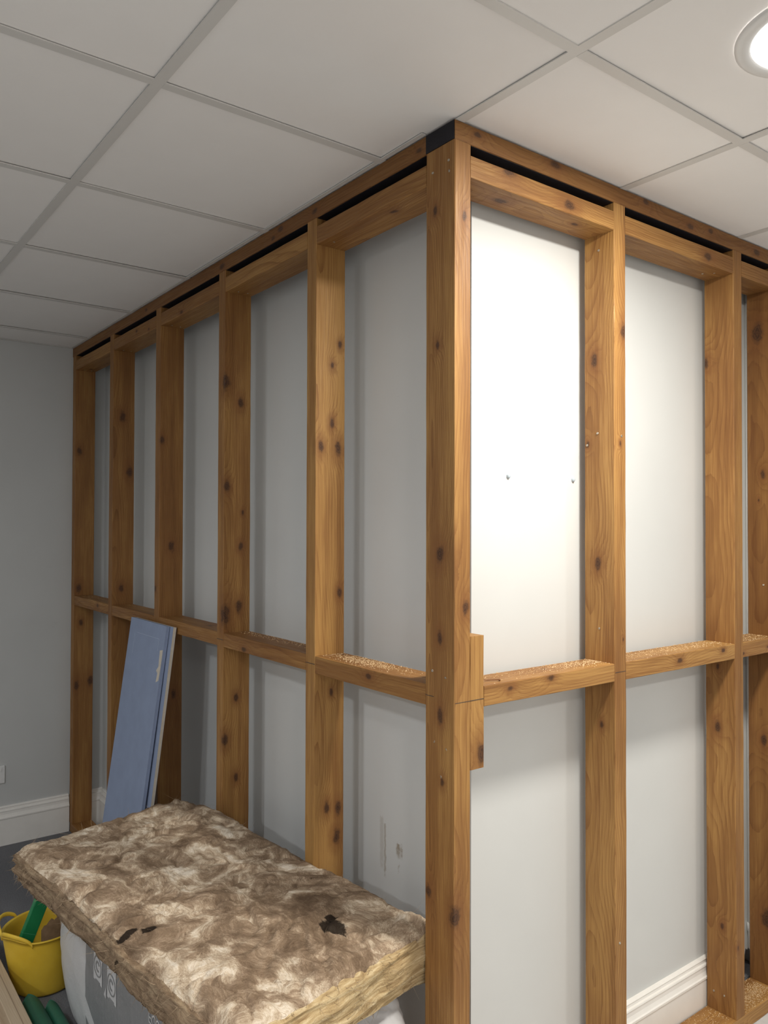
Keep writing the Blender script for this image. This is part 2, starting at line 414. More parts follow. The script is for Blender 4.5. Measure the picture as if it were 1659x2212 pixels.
# short frame
PK = [(-.067, 0, 2.305, .007), (-.058, 0, 1.992, .006), (-.049, 0, 1.513, .0125), (-.049, 0, 1.323, .008), (-.048, 0, 1.148, .009), (-.04, 0, .999, .006), (-.088, 0, .739, .010), (0, .03, 2.278, .007), (0, .033, 1.393, .009), (-.002, .006, .712, .014)]
hp = timber('head_plate', (-D, 0, 0.0008, 2.1, ZPB, CZ - .0015), 'y', fr, [(0, .072, 2.476, .006), (0, .339, 2.481, .010), (0, .718, 2.483, .008), (0, .936, 2.466, .009), (0, 1.048, 2.475, .008), (0, 1.323, 2.469, .010)], tone=.26, extra=0)
o = link('end_wrap', boxmesh('end_wrap', -D - .0004, -.002, -.0012, .0006, ZPB + .001, CZ - .0025), M_DARK); rel(o, fr); tag(o, label='black stained end of the head plate')
timber('sole_plate', (-D, 0, 0, 2.1, .0005, ZS), 'y', fr, tone=-.02)
post = timber('stud', (-D, 0, 0, WD, ZS + .0005, ZPB - .0005), 'z', fr, PK, tone=.03, extra=0)
tag(post, label='corner post of the timber frames')
for (x, z) in ((-.075, 2.395), (-.02, 2.405), (-.018, 2.38)): screw(post, (x, 0, z), (0, -1, 0))
for (x, z) in ((-.075, 1.245), (-.03, 1.235), (-.068, 1.085), (-.027, 1.075), (-.045, 1.01)): screw(post, (x, .001, z), (0, -1, 0))
mark(post, -D + .001, -.07, -.0006, .0002, 1.186, 1.1872); mark(post, -.0002, .0006, .002, WD, 1.182, 1.1833)
blk = timber('packing_block', (-D, -.0005, WD + .0005, .0925, 1.026, 1.327), 'z', fr, [(0, .085, 1.06, .014)], tone=-.1, extra=0)
tag(blk, label='short offcut screwed to the corner post at noggin height'); mark(blk, -.0007, .0001, WD + .001, .092, 1.182, 1.1833)
RK = {0: [(-.067, .575, 2.03, .010), (-.054, .575, 1.475, .010), (-.088, .575, 1.802, .005), (-.043, .575, 1.042, .006), (0, .615, 2.105, .011), (0, .60, 1.80, .004)],
      1: [(-.094, 1.178, 2.103, .010), (-.059, 1.178, .941, .010), (-.046, 1.178, .32, .006)],
      2: [(-.062, 1.442, 2.234, .019), (-.045, 1.442, .858, .010), (-.04, 1.442, .266, .018), (-.044, 1.442, 1.752, .008)], 3: []}
for i, y in enumerate(RS):
    s = timber('stud', (-D, 0, y, y + WD, ZS + .0005, ZPB - .0005), 'z', fr, RK[i], tone=(-.06, .03, .16, .1)[i])
    if i == 0:
        mark(s, -.0002, .0006, y + .002, y + WD - .002, 1.187, 1.1883); screw(s, (-.05, y, 2.33), (0, -1, 0))
        for (x, z) in ((-.055, 1.83), (-.09, 1.80), (-.05, 1.30)): screw(s, (x, y, z), (0, -1, 0))
        screw(s, (0, y + .03, 1.82), (1, 0, 0)); screw(s, (0, y + .018, .47), (1, 0, 0))
    if i == 1:
        for x in (-.075, -.04): screw(s, (x, y, .105), (0, -1, 0))
    if i == 2: screw(s, (-.045, y, 1.38), (0, -1, 0))
    yl = RS[i - 1] + WD if i else WD
    un = timber('noggin', (-D + .0005, -.0005, yl + .0005, y - .0005, ZNB, ZNT), 'y', fr, [[(0, .174, 2.42, .012), (0, .392, 2.393, .012), (-.052, .196, 2.372, .012), (-.041, .461, 2.372, .006)], [(0, 1.035, 2.394, .012)], [], []][i], tone=(-.1, .05, .05, .05)[i], extra=0)
    timber('noggin', (-D + .0005, -.001, (yl if i else .0925) + .0005, y - .0005, ZMB, ZMT), 'y', fr, [[(0, .179, 1.195, .006)], [], [], []][i], tone=(-.08, -.05, -.05, 0)[i])
    o = link('black_strip', boxmesh('black_strip', -D + .001, -.003, yl + .0005, y - .0005, ZPB - .0014, ZPB - .0004), M_DARK); rel(o, fr)  # same black strip under the short frame's head plate
    if i == 1:
        for (x, yy) in ((-.035, y - .05), (-.06, y - .075), (-.02, RS[0] + WD + .02)): screw(un, (x, yy, ZNB), (0, 0, -1), .5)

# ================================================================== THINGS
# insulation slab ----------------------------------------------------
def insul_mat():
    k = NT('mineral_wool'); c = k.coord()
    w1 = k.noise(c, 5, 2, .5, out='Color')
    wv = k.vm('ADD', c, k.vm('SCALE', k.vm('SUBTRACT', w1, (.5, .5, .5)), None, .25))
    big = k.noise(wv, 7.0, 3, .55, .6); w2 = k.noise(k.vm('MULTIPLY', wv, (1, 1.5, 2)), 19, 4, .6, .5)
    fib = k.noise(k.vm('MULTIPLY', wv, (60, 190, 300)), 1, 4, .65, .6)
    fin = k.noise(c, 420, 2, .6)
    x, y, z = k.sep(c)
    f = k.mth('ADD', k.mth('MULTIPLY', big, .62), k.mth('MULTIPLY', w2, .38))
    f = k.mth('ADD', f, k.mth('MULTIPLY', k.mth('SUBTRACT', fib, .5), .22))
    f = k.mth('ADD', f, k.mth('MULTIPLY', k.mth('SUBTRACT', fin, .5), .10))
    top = k.ramp(f, [(.34, (.15, .10, .064)), (.45, (.26, .182, .120)), (.515, (.40, .295, .203)), (.575, (.63, .51, .375)), (.65, (.85, .75, .62))])
    # layered cut edges
    lay = k.noise(k.vm('MULTIPLY', k.vm('ADD', c, k.vm('SCALE', k.vm('SUBTRACT', w1, (.5, .5, .5)), None, .05)), (14, 14, 190)), 1, 4, .65)
    edge = k.ramp(lay, [(.3, (.30, .195, .095)), (.5, (.56, .41, .22)), (.68, (.78, .64, .40))])
    g = k.n('ShaderNodeNewGeometry'); nx, ny, nz = k.sep(g.outputs['True Normal'])
    endf = k.n('ShaderNodeAttribute', attribute_name='endface').outputs['Fac']
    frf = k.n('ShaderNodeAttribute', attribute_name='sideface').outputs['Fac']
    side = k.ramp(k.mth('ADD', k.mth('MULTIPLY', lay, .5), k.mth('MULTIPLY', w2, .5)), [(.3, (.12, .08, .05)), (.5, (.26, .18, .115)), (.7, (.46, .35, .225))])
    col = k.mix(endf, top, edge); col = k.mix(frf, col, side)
    wob = k.noise(c, 70, 4, .7); wb = k.mth('MULTIPLY', k.mth('SUBTRACT', wob, .5), .035)
    for (sx, sy, ax, ay) in SPOTS:
        dx = k.mth('DIVIDE', k.mth('SUBTRACT', x, sx), ax); dy = k.mth('DIVIDE', k.mth('SUBTRACT', y, sy), ay)
        d = k.mth('SQRT', k.mth('ADD', k.mth('MULTIPLY', dx, dx), k.mth('MULTIPLY', dy, dy)))
        d = k.mth('ADD', d, k.mth('MULTIPLY', wb, 26))
        col = k.mix(k.mr(d, .75, 1.0, .93, 0), col, (.014, .010, .008, 1))
    h = k.mth('ADD', k.mth('MULTIPLY', fib, .5), k.mth('ADD', k.mth('MULTIPLY', w2, .9), k.mth('MULTIPLY', lay, .25)))
    k.bump(h, .6, .010)
    return k.done(col, .95, .08)
FL_, BL_, BR_, FR_ = np.array((-1.195, -.64)), np.array((-1.370, -.055)), np.array((-.125, .060)), np.array((-.03, -.518))
ST, SB = .640, .545
def slab_xy(u, v_):
    u = np.asarray(u)[..., None]; v_ = np.asarray(v_)[..., None]
    return (1 - u) * (1 - v_) * FL_ + u * (1 - v_) * FR_ + u * v_ * BR_ + (1 - u) * v_ * BL_
SPOTS = [(-.245, -.158, .040, .034), (-.285, -.135, .014, .020), (-.515, -.548, .013, .030), (-.495, -.503, .016, .022)]
M_INS = insul_mat()
def slab():
    NU, NV, NZ = 230, 112, 18
    V = []; F = []; idx = {}
    def add(i, j, kz):
        key = (i, j, kz)
        if key not in idx:
            idx[key] = len(V); V.append((i / NU, j / NV, kz / NZ))
        return idx[key]
    ef = []; sf = []
    for i in range(NU):
        for j in range(NV):
            F.append((add(i, j, NZ), add(i + 1, j, NZ), add(i + 1, j + 1, NZ), add(i, j + 1, NZ))); ef.append(0); sf.append(0)
            F.append((add(i, j, 0), add(i, j + 1, 0), add(i + 1, j + 1, 0), add(i + 1, j, 0))); ef.append(0); sf.append(1)
    for kz in range(NZ):
        for i in range(NU):
            F.append((add(i, 0, kz), add(i + 1, 0, kz), add(i + 1, 0, kz + 1), add(i, 0, kz + 1))); ef.append(0); sf.append(1)
            F.append((add(i + 1, NV, kz), add(i, NV, kz), add(i, NV, kz + 1), add(i + 1, NV, kz + 1))); ef.append(0); sf.append(1)
        for j in range(NV):
            F.append((add(NU, j, kz), add(NU, j + 1, kz), add(NU, j + 1, kz + 1), add(NU, j, kz + 1))); ef.append(1); sf.append(0)
            F.append((add(0, j + 1, kz), add(0, j, kz), add(0, j, kz + 1), add(0, j + 1, kz + 1))); ef.append(0); sf.append(1)
    A = np.array(V); u, v_, t = A.T
    P = np.zeros((len(A), 3)); P[:, :2] = slab_xy(u, v_); sb = SB - .034 * u * v_; P[:, 2] = sb + (ST - sb) * t
    du = np.minimum(u, 1 - u) * 1.24; dv = np.minimum(v_, 1 - v_) * .6; dt = np.minimum(t, 1 - t) * .105
    topw = np.clip(1 - (1 - t) * 4, 0, 1)
    edge = np.minimum(du, dv)
    # rounded upper rim, soft hummocks, creases
    P[:, 2] -= topw * .018 * np.clip(1 - edge / .035, 0, 1) ** 2
    wq = np.c_[fbm(P, 3.0, 3), fbm(P + 9, 3.0, 3), fbm(P + 5, 3, 2)] * .3
    h = fbm(P + wq, 6, 4) * .022 + fbm(P + wq * 1.5, 22, 3) * .009
    cr = -np.exp(-(fbm(P + wq + 3, 7, 3) / .035) ** 2) * .008
    P[:, 2] += topw * (h + cr)
    P[:, 2] -= (1 - topw) * np.where(t < .01, 1, 0) * np.abs(fbm(P, 30, 3)) * .006
    # ragged layered faces
    lay = fbm(np.c_[P[:, 0] * .5, P[:, 1] * .5, P[:, 2] * 6], 14, 4) * .020 + fbm(P, 5, 3) * .03
    lay = lay * (1 - .95 * topw)
    onx = (u < 1e-6) | (u > 1 - 1e-6); ony = (v_ < 1e-6) | (v_ > 1 - 1e-6)
    P[:, 0] += np.where(onx, lay, 0) * np.where(u > .5, 1, -1); P[:, 1] += np.where(ony, lay, 0) * np.where(v_ > .5, .45, -1)
    P[:, 1] += np.where(ony & (v_ < .5), -.012 * np.sin(t * math.pi), 0); P[:, 0] += np.where(onx & (u > .5), .012 * np.sin(t * math.pi), 0)
    # slight sag of the overhanging ends
    P[:, 2] -= .020 * np.clip((-1.05 - P[:, 0]) / .3, 0, 1) ** 2
    me = mesh('insulation_slab', P, F, True)
    for nm, arr in (('endface', ef), ('sideface', sf)):
        at = me.attributes.new(nm, 'FLOAT', 'FACE'); at.data.foreach_set('value', np.array(arr, np.float32))
    e = empty('insulation_slab', (0, 0, 0), 'thick brown mineral wool insulation slab with dark scorch spots lying on the wrapped pack', 'insulation')
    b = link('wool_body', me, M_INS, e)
    # loose fibres along the cut edges
    FV = []; FF = []
    def strand(p, d, L, wd):
        n = 4; b0 = len(FV); d = np.array(d) / np.linalg.norm(d); s = np.cross(d, rng.normal(size=3)); s /= np.linalg.norm(s); cur = rng.normal(size=3) * .5
        for i in range(n + 1):
            q = np.array(p) + d * L * i / n + cur * L * (i / n) ** 2; wq_ = wd * (1 - .85 * i / n)
            FV.append(q - s * wq_); FV.append(q + s * wq_)
        for i in range(n): FF.append((b0 + 2 * i, b0 + 2 * i + 1, b0 + 2 * i + 3, b0 + 2 * i + 2))
    bi = [i for i in range(len(A)) if (v_[i] < 1e-6 or u[i] > 1 - 1e-6 or u[i] < 1e-6)]
    for _ in range(2600):
        i = bi[rng.integers(len(bi))]
        d = np.array([0, -1, 0.]) if v_[i] < 1e-6 else np.array([1. if u[i] > .5 else -1., 0, 0])
        if t[i] < .15: d = d * .6 + np.array([0, 0, -.6])
        strand(P[i] - d * .003, d + rng.normal(size=3) * .9 + np.array([.8, 0, 0]) * (v_[i] < 1e-6), rng.uniform(.006, .024), rng.uniform(.0003, .0009))
    ti = [i for i in range(len(A)) if t[i] > .999]
    for _ in range(900):
        i = ti[rng.integers(len(ti))]; strand(P[i], rng.normal(size=3) * (1, 1, .2), rng.uniform(.012, .04), rng.uniform(.0002, .0005))
    M_F = plain('wool_fibre', (.34, .25, .16), .9, .3, 60)
    tag(link('loose_fibres', mesh('loose_fibres', FV, FF), M_F, e), kind='stuff', label='loose wool fibres on the slab')
slab()

# wrapped pack of insulation under the slab --------------------------
PC = np.array((-.778, -.238, .268)); PH = np.array((.700, .222, .262)); PA = math.radians(1.5)
def pack_map(d):
    """direction on unit cube (n,3) -> crumpled bag surface (local to the pack centre)"""
    e = 9.0; r = (np.abs(d) ** e).sum(-1) ** (-1 / e); q = d * r[:, None] * PH
    s = np.ones(len(q)); P = q.copy()
    P[:, 1] *= 1 + .05 * np.cos(np.clip(P[:, 2] / PH[2], -1, 1) * 1.5)
    # narrower at the foot towards the ends, tucked plastic
    ax = np.abs(P[:, 0]) / PH[0]
    tuck = np.clip((ax - .72) / .28, 0, 1) ** 2
    P[:, 1] *= 1 - .10 * tuck; P[:, 2] = np.where(P[:, 2] < 0, P[:, 2] * (1 - .12 * tuck), P[:, 2] * (1 - .10 * tuck))
    P[:, 0] -= np.sign(P[:, 0]) * .10 * np.clip(-P[:, 2] / PH[2], 0, 1) ** 2 * np.clip((ax - .3) / .7, 0, 1)
    return P
def pack_disp(P):
    ax = np.clip((np.abs(P[:, 0]) / PH[0] - .55) / .45, 0, 1)
    w_ = np.c_[P[:, 0] * 2.2, P[:, 1] * 1.2, P[:, 2] * 1.2]
    wr_ = np.abs(fbm(w_ + 4, 9, 4)) * .035 + fbm(P, 40, 2) * .004
    return fbm(P, 3, 2) * .012 + wr_ * (.10 + ax * np.where(P[:, 0] > 0, 1.0, .12))
def pack_mat():
    k = NT('printed_polythene'); c = k.coord(); x, y, z = k.sep(c)
    white = (.63, .63, .64, 1); grey = (.245, .25, .262, 1)
    n = k.noise(k.vm('MULTIPLY', c, (60, 60, 2)), 1, 3)
    front = k.mr(y, -.10, -.13, 0, 1)
    # printed grey panel with a cut lower left corner and a pale diagonal band
    def band(v, lo, hi, s=.002): return k.mth('MULTIPLY', k.mr(v, lo, lo + s), k.mr(v, hi - s, hi, 1, 0))
    panel = band(x, -.325, .40)
    dg = k.mth('ADD', k.mth('MULTIPLY', k.mth('ADD', x, .325), .68), z)          # line from the panel edge downwards
    stripe = band(dg, -.135, -.078)
    panel = k.mth('MULTIPLY', panel, k.mth('SUBTRACT', 1, stripe))
    edge = k.mr(x, -.635, -.64, 0, 1)
    edge = k.mth('MULTIPLY', edge, k.mth('SUBTRACT', 1, band(k.mth('ADD', z, k.mth('MULTIPLY', x, .5)), -.30, -.255)))
    msk = k.mth('MULTIPLY', front, k.mth('MAXIMUM', panel, edge))
    col = k.mix(msk, white, grey)
    col = k.mix(k.mr(n, .45, .75, 0, .12), col, (.5, .5, .5, 1))
    k.bump(k.noise(k.vm('MULTIPLY', c, (30, 30, 30)), 1, 4, .6, .5), .25, .006)
    return k.done(col, .38, .5)
def pack():
    bm = bmesh.new(); bmesh.ops.create_cube(bm, size=2); bmesh.ops.subdivide_edges(bm, edges=bm.edges[:], cuts=58, use_grid_fill=True)
    d = np.array([v_.co[:] for v_ in bm.verts]); P = pack_map(d); N = P / np.linalg.norm(P, axis=1)[:, None]
    nn = d / np.abs(d).max(1)[:, None]; nn = np.sign(nn) * np.abs(nn) ** 8; nn /= np.linalg.norm(nn, axis=1)[:, None]
    P = P + nn * (pack_disp(P) - .012)[:, None]
    P[:, 2] = np.maximum(P[:, 2], -PC[2] + .001); P[:, 2] = np.minimum(P[:, 2], SB - .034 * np.clip((P[:, 0] + PC[0] + 1.28) / 1.2, 0, 1) * np.clip((P[:, 1] + PC[1] + .56) / .6, 0, 1) - PC[2] - .004)
    for v_, p in zip(bm.verts, P): v_.co = p
    me = bpy.data.meshes.new('plastic_wrap'); bm.to_mesh(me); bm.free(); me.polygons.foreach_set('use_smooth', [True] * len(me.polygons))
    e = empty('insulation_pack', (PC[0], PC[1], 0), 'pack of insulation wrapped in grey and white printed plastic under the wool slab', 'insulation pack'); e.rotation_euler.z = PA
    b = link('plastic_wrap', me, pack_mat(), e, (0, 0, PC[2]))
    from mathutils.bvhtree import BVHTree
    bv = BVHTree.FromPolygons([v_.co[:] for v_ in me.vertices], [p.vertices[:] for p in me.polygons])
    M_INK = plain('white_print', (.60, .60, .61), .4, .05)
    M_INK2 = plain('grey_print', (.26, .265, .275), .4, .05)
    def onskin(name, verts2, faces, ox, oz, off, mat, parent):
        V = []
        for (a, c_) in verts2:
            h = bv.ray_cast(Vector((ox + a, -1, oz + c_)), Vector((0, 1, 0))); p = h[0] if h[0] else Vector((ox + a, -.22, oz + c_)); V.append((p.x, p.y - off, p.z))
        return link(name, mesh(name, V, faces), mat, parent)
    def gridquad(x0, x1, z0, z1, n=6):
        V = [(x0 + (x1 - x0) * i / n, z0 + (z1 - z0) * j / n) for j in range(n + 1) for i in range(n + 1)]
        F = [(j * (n + 1) + i, j * (n + 1) + i + 1, (j + 1) * (n + 1) + i + 1, (j + 1) * (n + 1) + i) for j in range(n) for i in range(n)]
        return V, F
    def ringv(r0, r1, cx=0, cz=0, n=28, a0=0, a1=2 * math.pi):
        V = []; F = []
        for i in range(n + 1):
            a = a0 + (a1 - a0) * i / n; V += [(cx + r0 * math.cos(a), cz + r0 * math.sin(a)), (cx + r1 * math.cos(a), cz + r1 * math.sin(a))]
        for i in range(n): F.append((2 * i, 2 * i + 1, 2 * i + 3, 2 * i + 2))
        return V, F
    for (ox, oz) in ((-.215, .055), (-.105, .052)):       # printed square emblems
        s = onskin('emblem', *gridquad(-.034, .034, -.046, .05), ox, oz, .0012, M_INK, b)
        V, F = ringv(.026, .030)
        V2, F2 = ringv(.010, .016, 0, 0, 14, .4, 5.2); F += [tuple(i + len(V) for i in f) for f in F2]; V += V2
        V2, F2 = gridquad(-.018, .018, -.046, -.040, 3); F += [tuple(i + len(V) for i in f) for f in F2]; V += V2
        onskin('emblem_ring', V, F, ox, oz, .0022, M_INK2, b)
    tri = ([(0, 0), (.016, -.006), (.018, .028)], [(0, 1, 2)]); onskin('print_mark', *tri, -.165, .0, .0014, M_INK, b)
    # the lettering
    cu = bpy.data.curves.new('lettering', 'FONT'); cu.body = 'ECOSE'; cu.size = .042; cu.resolution_u = 3
    to = bpy.data.objects.new('tmp_text', cu); COL.objects.link(to); bpy.context.view_layer.update()
    tme = bpy.data.meshes.new_from_object(to); bpy.data.objects.remove(to)
    bm = bmesh.new(); bm.from_mesh(tme); bmesh.ops.triangulate(bm, faces=bm.faces[:])
    V = [(v_.co.x * .85, v_.co.y) for v_ in bm.verts]; F = [tuple(v_.index for v_ in f.verts) for f in bm.faces]; bm.free()
    onskin('lettering', V, F, 0.150, .078, .0016, M_INK, b)
pack()

# blue boards leaning on the frame -----------------------------------
M_BLUE = plain('blue_board_face', (.27, .325, .46), .7, .05, 14, .05, .25)
M_CORE = plain('plaster_core', (.62, .56, .47), .9, .06, 60, .3, .1)
def board(name, x0, x1, ytop, ybot, H, label, skew=0, core=M_CORE):
    e = empty(name, ((x0 + x1) / 2, ybot, 0.001), label, 'plasterboard', 'blue plasterboard offcuts')
    a = math.atan2(ytop - ybot, H); L = H / math.cos(a); w_ = (x1 - x0) / 2; t = .0125
    def pr(y0, y1, ins):
        V = []
        for y in (y0, y1):
            for (x, z) in ((-w_ + ins, ins), (w_ - ins, ins), (w_ - ins + skew, L - ins), (-w_ + ins + skew, L - ins)): V.append((x, y, z))
        return V, [(0, 1, 2, 3), (7, 6, 5, 4), (0, 4, 5, 1), (1, 5, 6, 2), (2, 6, 7, 3), (3, 7, 4, 0)]
    parts = [('plaster_core', pr(.0006, t - .0006, 0), core), ('paper_face', pr(0, .0006, 0), M_BLUE), ('paper_back', pr(t - .0006, t, 0), M_BLUE)]
    for nm, (V, F), m in parts:
        o = link(nm, mesh(nm, V, F), m, e)
    e.rotation_euler.x = -a
    return e, L
bA, LA = board('blue_plasterboard', -1.958, -1.548, -.0165, -.168, 1.190, 'pale blue plasterboard offcut leaning on the noggin, rear of the two, cream cut edge showing')
bB, LB = board('blue_plasterboard', -1.958, -1.578, -.031, -.194, 1.192, 'narrower pale blue plasterboard offcut in front of the other, torn paper at its edge', 0, M_BLUE)
tv = [(.158, -.0006, LB - .095), (.186, -.0006, LB - .09), (.187, -.0006, LB - .15), (.183, -.0006, LB - .205), (.158, -.0006, LB - .215), (.163, -.0006, LB - .18), (.148, -.0006, LB - .172), (.165, -.0006, LB - .155)]
link('torn_paper', mesh('torn_paper', tv, [(0, 1, 2, 7), (7, 2, 3, 5), (5, 3, 4), (7, 5, 6)]), M_CORE, bB)
for (a, b_, c_, d_) in ((-.10, .135, LB - .055, LB - .0535), (-.125, -.1235, LB - .14, LB - .06), (.133, .1345, LB - .10, LB - .055)):
    link('score_line', boxmesh('score_line', a, b_, -.0005, .0002, c_, d_), plain('pale_blue_score', (.40, .46, .58), .7), bB)

# yellow tub with scraps ----------------------------------------------
def tub_mat():
    k = NT('yellow_rubber'); c = k.coord(); n = k.noise(c, 9, 4); g = k.noise(c, 160, 3)
    col = k.ramp(n, [(.3, (.72, .46, .035)), (.7, (.84, .58, .06))]); col = k.mix(k.mr(g, .55, .8, 0, .25), col, (.60, .44, .16, 1))
    return k.done(col, .45, .4)
M_TUB = tub_mat()
def tub(cx, cy, rb, rt, h):
    e = empty('yellow_tub', (cx, cy, .001), 'yellow flexible plastic tub with loop handles holding scraps, on the carpet', 'tub')
    n = 64; V = []; F = []
    def rad(f): return rb + (rt - rb) * f ** .8
    prof = [(0, .004, 0), (rb * .9, 0, 0), (rb, .004, 0)] + [(rad(f), h * f, f) for f in np.linspace(.05, 1, 14)]
    prof += [(rt + .004, h - .002, 1), (rt + .004, h + .003, 1), (rt - .002, h + .003, 1)] + [(rad(f) - .004, h * f + .003, f) for f in np.linspace(.98, .05, 12)] + [(0, .008, 0)]
    for (r, z, f) in prof:
        for i in range(n):
            a = 2 * math.pi * i / n; ov = 1 + .05 * f * math.cos(2 * (a - 2.0)); rim = .012 * max(0, math.cos(2 * (a - HA))) ** 4 * f ** 4
            V.append((r * ov * math.cos(a), r * ov * math.sin(a), z + rim))
    for j in range(len(prof) - 1):
        for i in range(n): F.append((j * n + i, j * n + (i + 1) % n, (j + 1) * n + (i + 1) % n, (j + 1) * n + i))
    link('tub_body', mesh('tub_body', V, F, True), M_TUB, e)
    for a0 in (HA, HA - 1.08):      # loop handles standing on the rim
        V = []; F = []; m = 22; q = 8
        for i in range(m + 1):
            t = i / m; a = a0 + (t - .5) * 1.05; z = h - .008 + .036 * math.sin(math.pi * t) ** .6; r = rt * 1.03 + .012 * math.sin(math.pi * t)
            c_ = np.array((r * math.cos(a), r * math.sin(a), z)); rd = np.array((math.cos(a), math.sin(a), 0))
            for j in range(q):
                b = 2 * math.pi * j / q; V.append(c_ + rd * math.cos(b) * .004 + np.array((0, 0, 1)) * math.sin(b) * .0075)
        for i in range(m):
            for j in range(q): F.append((i * q + j, i * q + (j + 1) % q, (i + 1) * q + (j + 1) % q, (i + 1) * q + j))
        link('handle', mesh('handle', V, F, True), M_TUB, e)
    return e
HA = math.radians(300)
TX, TY = -1.590, -.455
tub(TX, TY, .098, .132, .198)
M_GREEN = plain('green_plastic', (.012, .21, .075), .4, .08, 30)
M_CARD = plain('brown_cardboard', (.26, .17, .10), .9, .2, 40, .3, .1)
M_NAVY = plain('navy_plastic', (.012, .018, .08), .5, .15, 30)
def leaning(name, me, mat, loc, rot, label, cat):
    o = link(name, me, mat, None, loc); o.rotation_euler = rot; return tag(o, label, cat)
def ragged(name, w_, h_, t, seed, n=14, jag=.012):
    g = random.Random(seed); top = [(w_ * (i / n - .5), h_ * (1 - .45 * abs(i / n - .45)) + g.uniform(-jag, jag)) for i in range(n + 1)]
    V = []; F = []
    for y in (0, t):
        for (x, z) in top: V.append((x, y + .006 * math.sin(x * 40), z))
        for (x, z) in top: V.append((x * .8, y, 0))
    m = n + 1
    for s in (0, 2 * m):
        for i in range(n): F.append((s + i, s + i + 1, s + m + i + 1, s + m + i))
    for i in range(n): F.append((i, 2 * m + i, 2 * m + i + 1, i + 1))
    return mesh(name, V, F)
gb = leaning('green_case', boxmesh('green_case', -.010, .010, -.024, .024, 0, .19, .003), M_GREEN, (TX + .010, TY - .078, .135), (-.45, -.08, .1), 'bright green plastic bar leaning up out of the yellow tub', 'bar')
link('seam_band', boxmesh('seam_band', -.0103, .0103, -.0243, .0243, .055, .057), plain('green_seam', (.05, .30, .15), .4), gb)
leaning('cardboard_scrap', ragged('cardboard_scrap', .11, .215, .004, 3), M_CARD, (TX + .020, TY + .030, .012), (-.05, .05, 1.25), 'torn brown cardboard scrap standing in the yellow tub', 'cardboard')
leaning('cardboard_flap', ragged('cardboard_flap', .10, .125, .004, 9), M_CARD, (TX - .01, TY - .06, .012), (.12, 0, 1.0), 'grey brown cardboard flap at the left inside the yellow tub', 'cardboard')
leaning('navy_box', boxmesh('navy_box', -.03, .03, -.02, .02, 0, .135, .004), M_NAVY, (TX + .050, TY - .01, .012), (0, .05, .2), 'dark blue plastic box low inside the yellow tub', 'box')

# curled green mat ------------------------------------------------------
def mat_curl():
    V = []; F = []; prof = []
    for i in range(29): a = math.pi * (1.12 - 1.24 * i / 28); prof.append((-.553 + .036 * math.cos(a), .040 + .046 * math.sin(a)))
    for i in range(25): a = math.pi * (1.0 - 1.1 * i / 24); prof.append((-.499 + .026 * math.cos(a), .030 + .040 * math.sin(a)))
    xs = np.linspace(-1.395, -.98, 24); n = len(prof)
    for s in (0, 1):
        for x in xs:
            for j, (y, z) in enumerate(prof):
                e = (x + 1.395); c_ = -.553 if j < 29 else -.499
                xx = x + (.03 * abs(y - c_) / .03 + (.045 if j >= 29 else 0)) * max(0, 1 - e / .1)
                V.append((xx, y + (c_ - y) * .09 * s, max(z * (1 + .04 * math.sin(e * 9)) - s * .004, .002 - s * .001)))
    N = len(xs) * n
    for s in (0, 1):
        for i in range(len(xs) - 1):
            for j in range(n - 1):
                f = (s * N + i * n + j, s * N + i * n + j + 1, s * N + (i + 1) * n + j + 1, s * N + (i + 1) * n + j); F.append(f if s == 0 else f[::-1])
    for j in range(n - 1): F.append((j, j + 1, N + j + 1, N + j))
    o = link('rubber_mat', mesh('rubber_mat', V, F, True), plain('dark_green_rubber', (.018, .11, .065), .5, .12, 25))
    tag(o, 'dark green curled rubber sheet on the carpet beside the wrapped pack', 'mat')
mat_curl()

# pale planks at the lower left ------------------------------------------
def plank(box, label, groove=None):
    e = empty('timber_plank', ((box[0] + box[1]) / 2, (box[2] + box[3]) / 2, box[4]), label, 'plank', 'pale planks stacked on the carpet')
    t = timber('board', box, 'x', e, mat=M_PALEWOOD, nk=2, extra=0)
    if groove:
        o = link('groove_shade', boxmesh('groove_shade', box[0] + .002, box[1] - .002, groove - .0012, groove + .0012, box[5] - .0006, box[5] + .0007), plain('groove_shadow_wood', (.33, .24, .16), .7)); rel(o, e)  # shade of the groove, painted as a thin darker strip on top
plank((-2.6, -.35, -.645, -.593, .058, .118), 'narrow pale planed timber lying on top beside the yellow tub', -.615)
plank((-2.6, -.35, -.700, -.590, .001, .057), 'pale timber lying under the narrow planed timber beside the yellow tub')
plank((-2.5, -.30, -.800, -.705, .001, .098), 'wide tan timber nearest the lower left edge of the picture')

# socket on the far wall ----------------------------------------------------
so = empty('wall_socket', (XF, -.380, .345), 'white double wall socket at the left edge above the skirting', 'socket')
link('face_plate', boxmesh('face_plate', 0, .009, -.073, .073, -.043, .043, .003), M_WHITE, so)
for yy in (-.036, .036):
    for (a, b_, c_, d_) in ((-.0025, .0025, .006, .014), (-.013, -.007, -.014, -.010), (.007, .013, -.014, -.010)):
        link('pin_slot', boxmesh('pin_slot', .0085, .0094, yy + a, yy + b_, c_, d_), M_DARK, so)
    link('rocker_switch', boxmesh('rocker_switch', .0085, .012, yy + .012, yy + .022, .016, .032, .001), M_WHITE, so)

